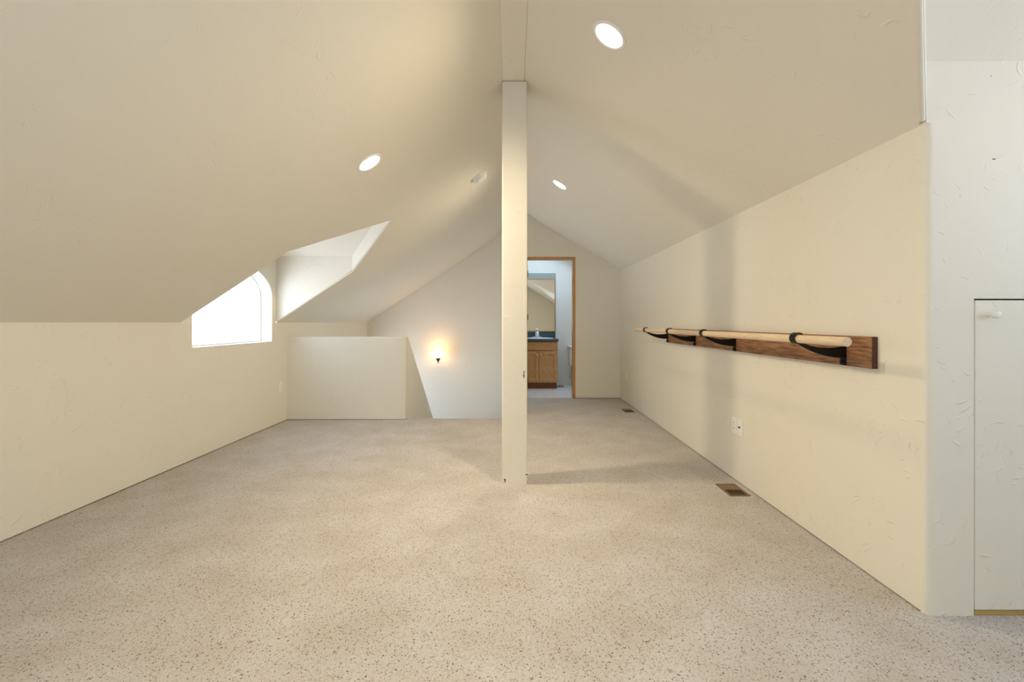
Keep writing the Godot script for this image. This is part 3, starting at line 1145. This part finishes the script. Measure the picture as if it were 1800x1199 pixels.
# ---------------------------------------------------------------- bathroom
func bathroom() -> void:
	var fr := 8.03
	var x0 := 0.115
	var x1 := 0.742
	var o := thing("vanity_cabinet", "oak vanity cabinet with two doors seen through the doorway", "vanity", V(0.43, 0.005, 8.27))
	var st := mb()
	box(st, V(x0, 0.10, fr + 0.036), V(x1, 0.805, D_BACK - 0.002), 0.002)
	part("body", st, M.oak, o)
	st = mb()
	box(st, V(x0, 0.004, fr + 0.085), V(x1 - 0.012, 0.10, D_BACK - 0.002), 0.001)
	part("toe_kick", st, M.oak_red, o)
	st = mb()
	box(st, V(x0 + 0.004, 0.652, fr), V(x1 - 0.006, 0.792, fr + 0.02), 0.004)
	part("drawer_front", st, M.oak_across, o)
	var mid := (x0 + x1) / 2 - 0.004
	for s in [[x0 + 0.004, mid - 0.002, mid - 0.03], [mid + 0.002, x1 - 0.006, mid + 0.03]]:
		st = mb()
		var a: float = s[0]
		var b: float = s[1]
		var rail := 0.058
		for r in [[a, a + rail, 0.125, 0.642], [b - rail, b, 0.125, 0.642]]:
			box(st, V(r[0], r[2], fr), V(r[1], r[3], fr + 0.02), 0.003)
		for r in [[a + rail, b - rail, 0.125, 0.125 + rail], [a + rail, b - rail, 0.642 - rail, 0.642]]:
			box(st, V(r[0], r[2], fr), V(r[1], r[3], fr + 0.02), 0.003)
		var dr := part("door", st, M.oak, o)
		st = mb()
		box(st, V(a + rail, 0.125 + rail, fr + 0.013), V(b - rail, 0.642 - rail, fr + 0.019))
		part("panel", st, M.oak, dr)
		knob(dr, V(s[2], 0.575, fr), 0.015, M.chrome)
	done()
	o = thing("countertop", "dark teal countertop on the oak vanity", "countertop", V(0.43, 0.806, 8.27))
	st = mb()
	box(st, V(0.113, 0.806, 8.0), V(0.752, 0.844, D_BACK), 0.004)
	part("slab", st, M.teal, o)
	done()
	o = thing("backsplash", "dark teal backsplash strip between the countertop and the mirror", "backsplash", V(0.43, 0.844, D_BACK))
	st = mb()
	box(st, V(0.113, 0.8445, D_BACK - 0.02), V(0.745, 0.955, D_BACK - 0.0005), 0.003)
	part("strip", st, M.teal, o)
	done()
	# drop-in sink
	o = thing("sink", "white oval drop-in sink in the teal countertop", "sink", V(0.43, 0.8445, 8.225))
	done()
	st = mb()
	lathe(st, Vector3.ZERO, [Vector2(0.25, 0.0), Vector2(0.252, 0.008), Vector2(0.240, 0.014), Vector2(0.222, 0.012), Vector2(0.205, 0.004), Vector2(0.17, 0.002), Vector2(0.0, 0.0015)], 40, 1.0, 0.82)
	part("rim", st, M.porcelain, o)
	st = mb()
	lathe(st, Vector3(0, 0.0015, 0), [Vector2(0.02, 0.0), Vector2(0.02, 0.002), Vector2(0.0, 0.0025)], 16)
	part("drain", st, M.chrome, o)
	# tap
	o = thing("faucet", "small chrome and white tap on the back of the sink", "faucet", V(0.415, 0.8445, 8.475))
	done()
	o.scale = Vector3.ONE * 1.25
	st = mb()
	box(st, Vector3(-0.075, 0, -0.025), Vector3(0.075, 0.018, 0.025), 0.009)
	part("base", st, M.porcelain, o)
	st = mb()
	lathe(st, Vector3(0, 0.018, 0), [Vector2(0.032, 0), Vector2(0.027, 0.03), Vector2(0.026, 0.075), Vector2(0.018, 0.084), Vector2(0, 0.086)], 18)
	part("body", st, M.porcelain, o)
	st = mb()
	tube(st, [Vector3(0, 0.07, 0), Vector3(0, 0.088, 0.04), Vector3(0, 0.085, 0.085), Vector3(0, 0.068, 0.11)], 0.016, 14)
	part("spout", st, M.chrome, o)
	st = mb()
	tube(st, [Vector3(0, 0.10, 0), Vector3(0, 0.118, -0.012), Vector3(0, 0.128, 0.03)], 0.017, 12)
	part("lever", st, M.porcelain, o)
	# mirror
	o = thing("wall_mirror", "oak framed mirror above the bathroom vanity", "mirror", V(0.43, 0.96, D_BACK))
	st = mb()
	box(st, V(0.113, 0.956, D_BACK - 0.006), V(0.751, 2.0, D_BACK), 0.001)  # grey-green board, its colour standing for the mirror's shadow on the wall
	tag(part("mirror_shadow_board", st, M.sage, o), "grey-green board painted as the shadow around the mirror frame")
	st = mb()
	for r in [[0.725, 0.740, 0.957, 1.90], [0.113, 0.128, 0.957, 1.90], [0.128, 0.725, 1.885, 1.90], [0.128, 0.725, 0.957, 0.972]]:
		box(st, V(r[0], r[2], D_BACK - 0.024), V(r[1], r[3], D_BACK - 0.006), 0.002)
	part("frame", st, M.jamb, o)
	st = mb()
	box(st, V(0.128, 0.972, D_BACK - 0.014), V(0.725, 1.885, D_BACK - 0.0065))
	part("glass", st, M.mirror, o)
	done()
	toilet()
	register("small grey floor register beside the vanity in the bathroom", 0.755, 0.875, 8.22, 8.48, 0.004, M.sage)

func toilet() -> void:
	var cx := 1.20
	var o := thing("toilet", "white toilet whose tank shows at the edge of the doorway", "toilet", V(cx, 0.004, 8.3))
	var st := mb()
	box(st, V(cx - 0.225, 0.36, 8.33), V(cx + 0.225, 0.675, 8.525), 0.02)
	part("tank", st, M.porcelain, o)
	st = mb()
	box(st, V(cx - 0.24, 0.676, 8.315), V(cx + 0.24, 0.715, 8.53), 0.012)
	part("tank_lid", st, M.porcelain, o)
	st = mb()
	tube(st, [V(cx - 0.16, 0.62, 8.325), V(cx - 0.16, 0.62, 8.31), V(cx - 0.09, 0.61, 8.308)], 0.008, 10)
	part("flush_lever", st, M.chrome, o)
	st = mb()
	lathe(st, V(cx, 0.004, 8.12), [Vector2(0.0, 0), Vector2(0.12, 0.0), Vector2(0.115, 0.05), Vector2(0.10, 0.16), Vector2(0.125, 0.24), Vector2(0.18, 0.33), Vector2(0.19, 0.385), Vector2(0.0, 0.386)], 32, 1.0, 1.25)
	part("bowl", st, M.porcelain, o)
	st = mb()
	lathe(st, V(cx, 0.39, 8.12), [Vector2(0.19, 0), Vector2(0.195, 0.012), Vector2(0.19, 0.034), Vector2(0.15, 0.04), Vector2(0.0, 0.042)], 32, 1.0, 1.25)
	part("seat", st, M.porcelain, o)
	st = mb()
	tube(st, [V(cx - 0.2, 0.14, D_BACK), V(cx - 0.2, 0.14, D_BACK - 0.06), V(cx - 0.2, 0.20, D_BACK - 0.07), V(cx - 0.18, 0.37, D_BACK - 0.09)], 0.008, 10)
	part("supply_pipe", st, M.chrome, o)
	done()


func _ready() -> void:
	set_stage()
	materials()
	shell()
	windows()
	post()
	doors()
	stairs()
	bathroom()
	barre()
	ceiling_things()
	sconce()
	wall_plate("white wall outlet on the right wall left of the cable plate", V(XR, 0.388, 3.402), -PI / 2, "outlet")
	wall_plate("white cable jack plate with a dark centre on the right wall", V(XR, 0.388, 3.316), -PI / 2, "jack")
	wall_plate("small wall outlet near the far corner of the right wall", V(XR, 0.377, 6.64), -PI / 2, "outlet")
	wall_plate("white wall outlet on the knee wall beside the half wall", V(XL, 0.40, 5.34), PI / 2, "outlet")
	register("brown floor register in the carpet below the barre", 1.395, 1.53, 3.08, 3.31, 0.0, M.register)
	register("brown floor register in the far corner by the bathroom", 1.385, 1.515, 5.955, 6.18, 0.0, M.register)
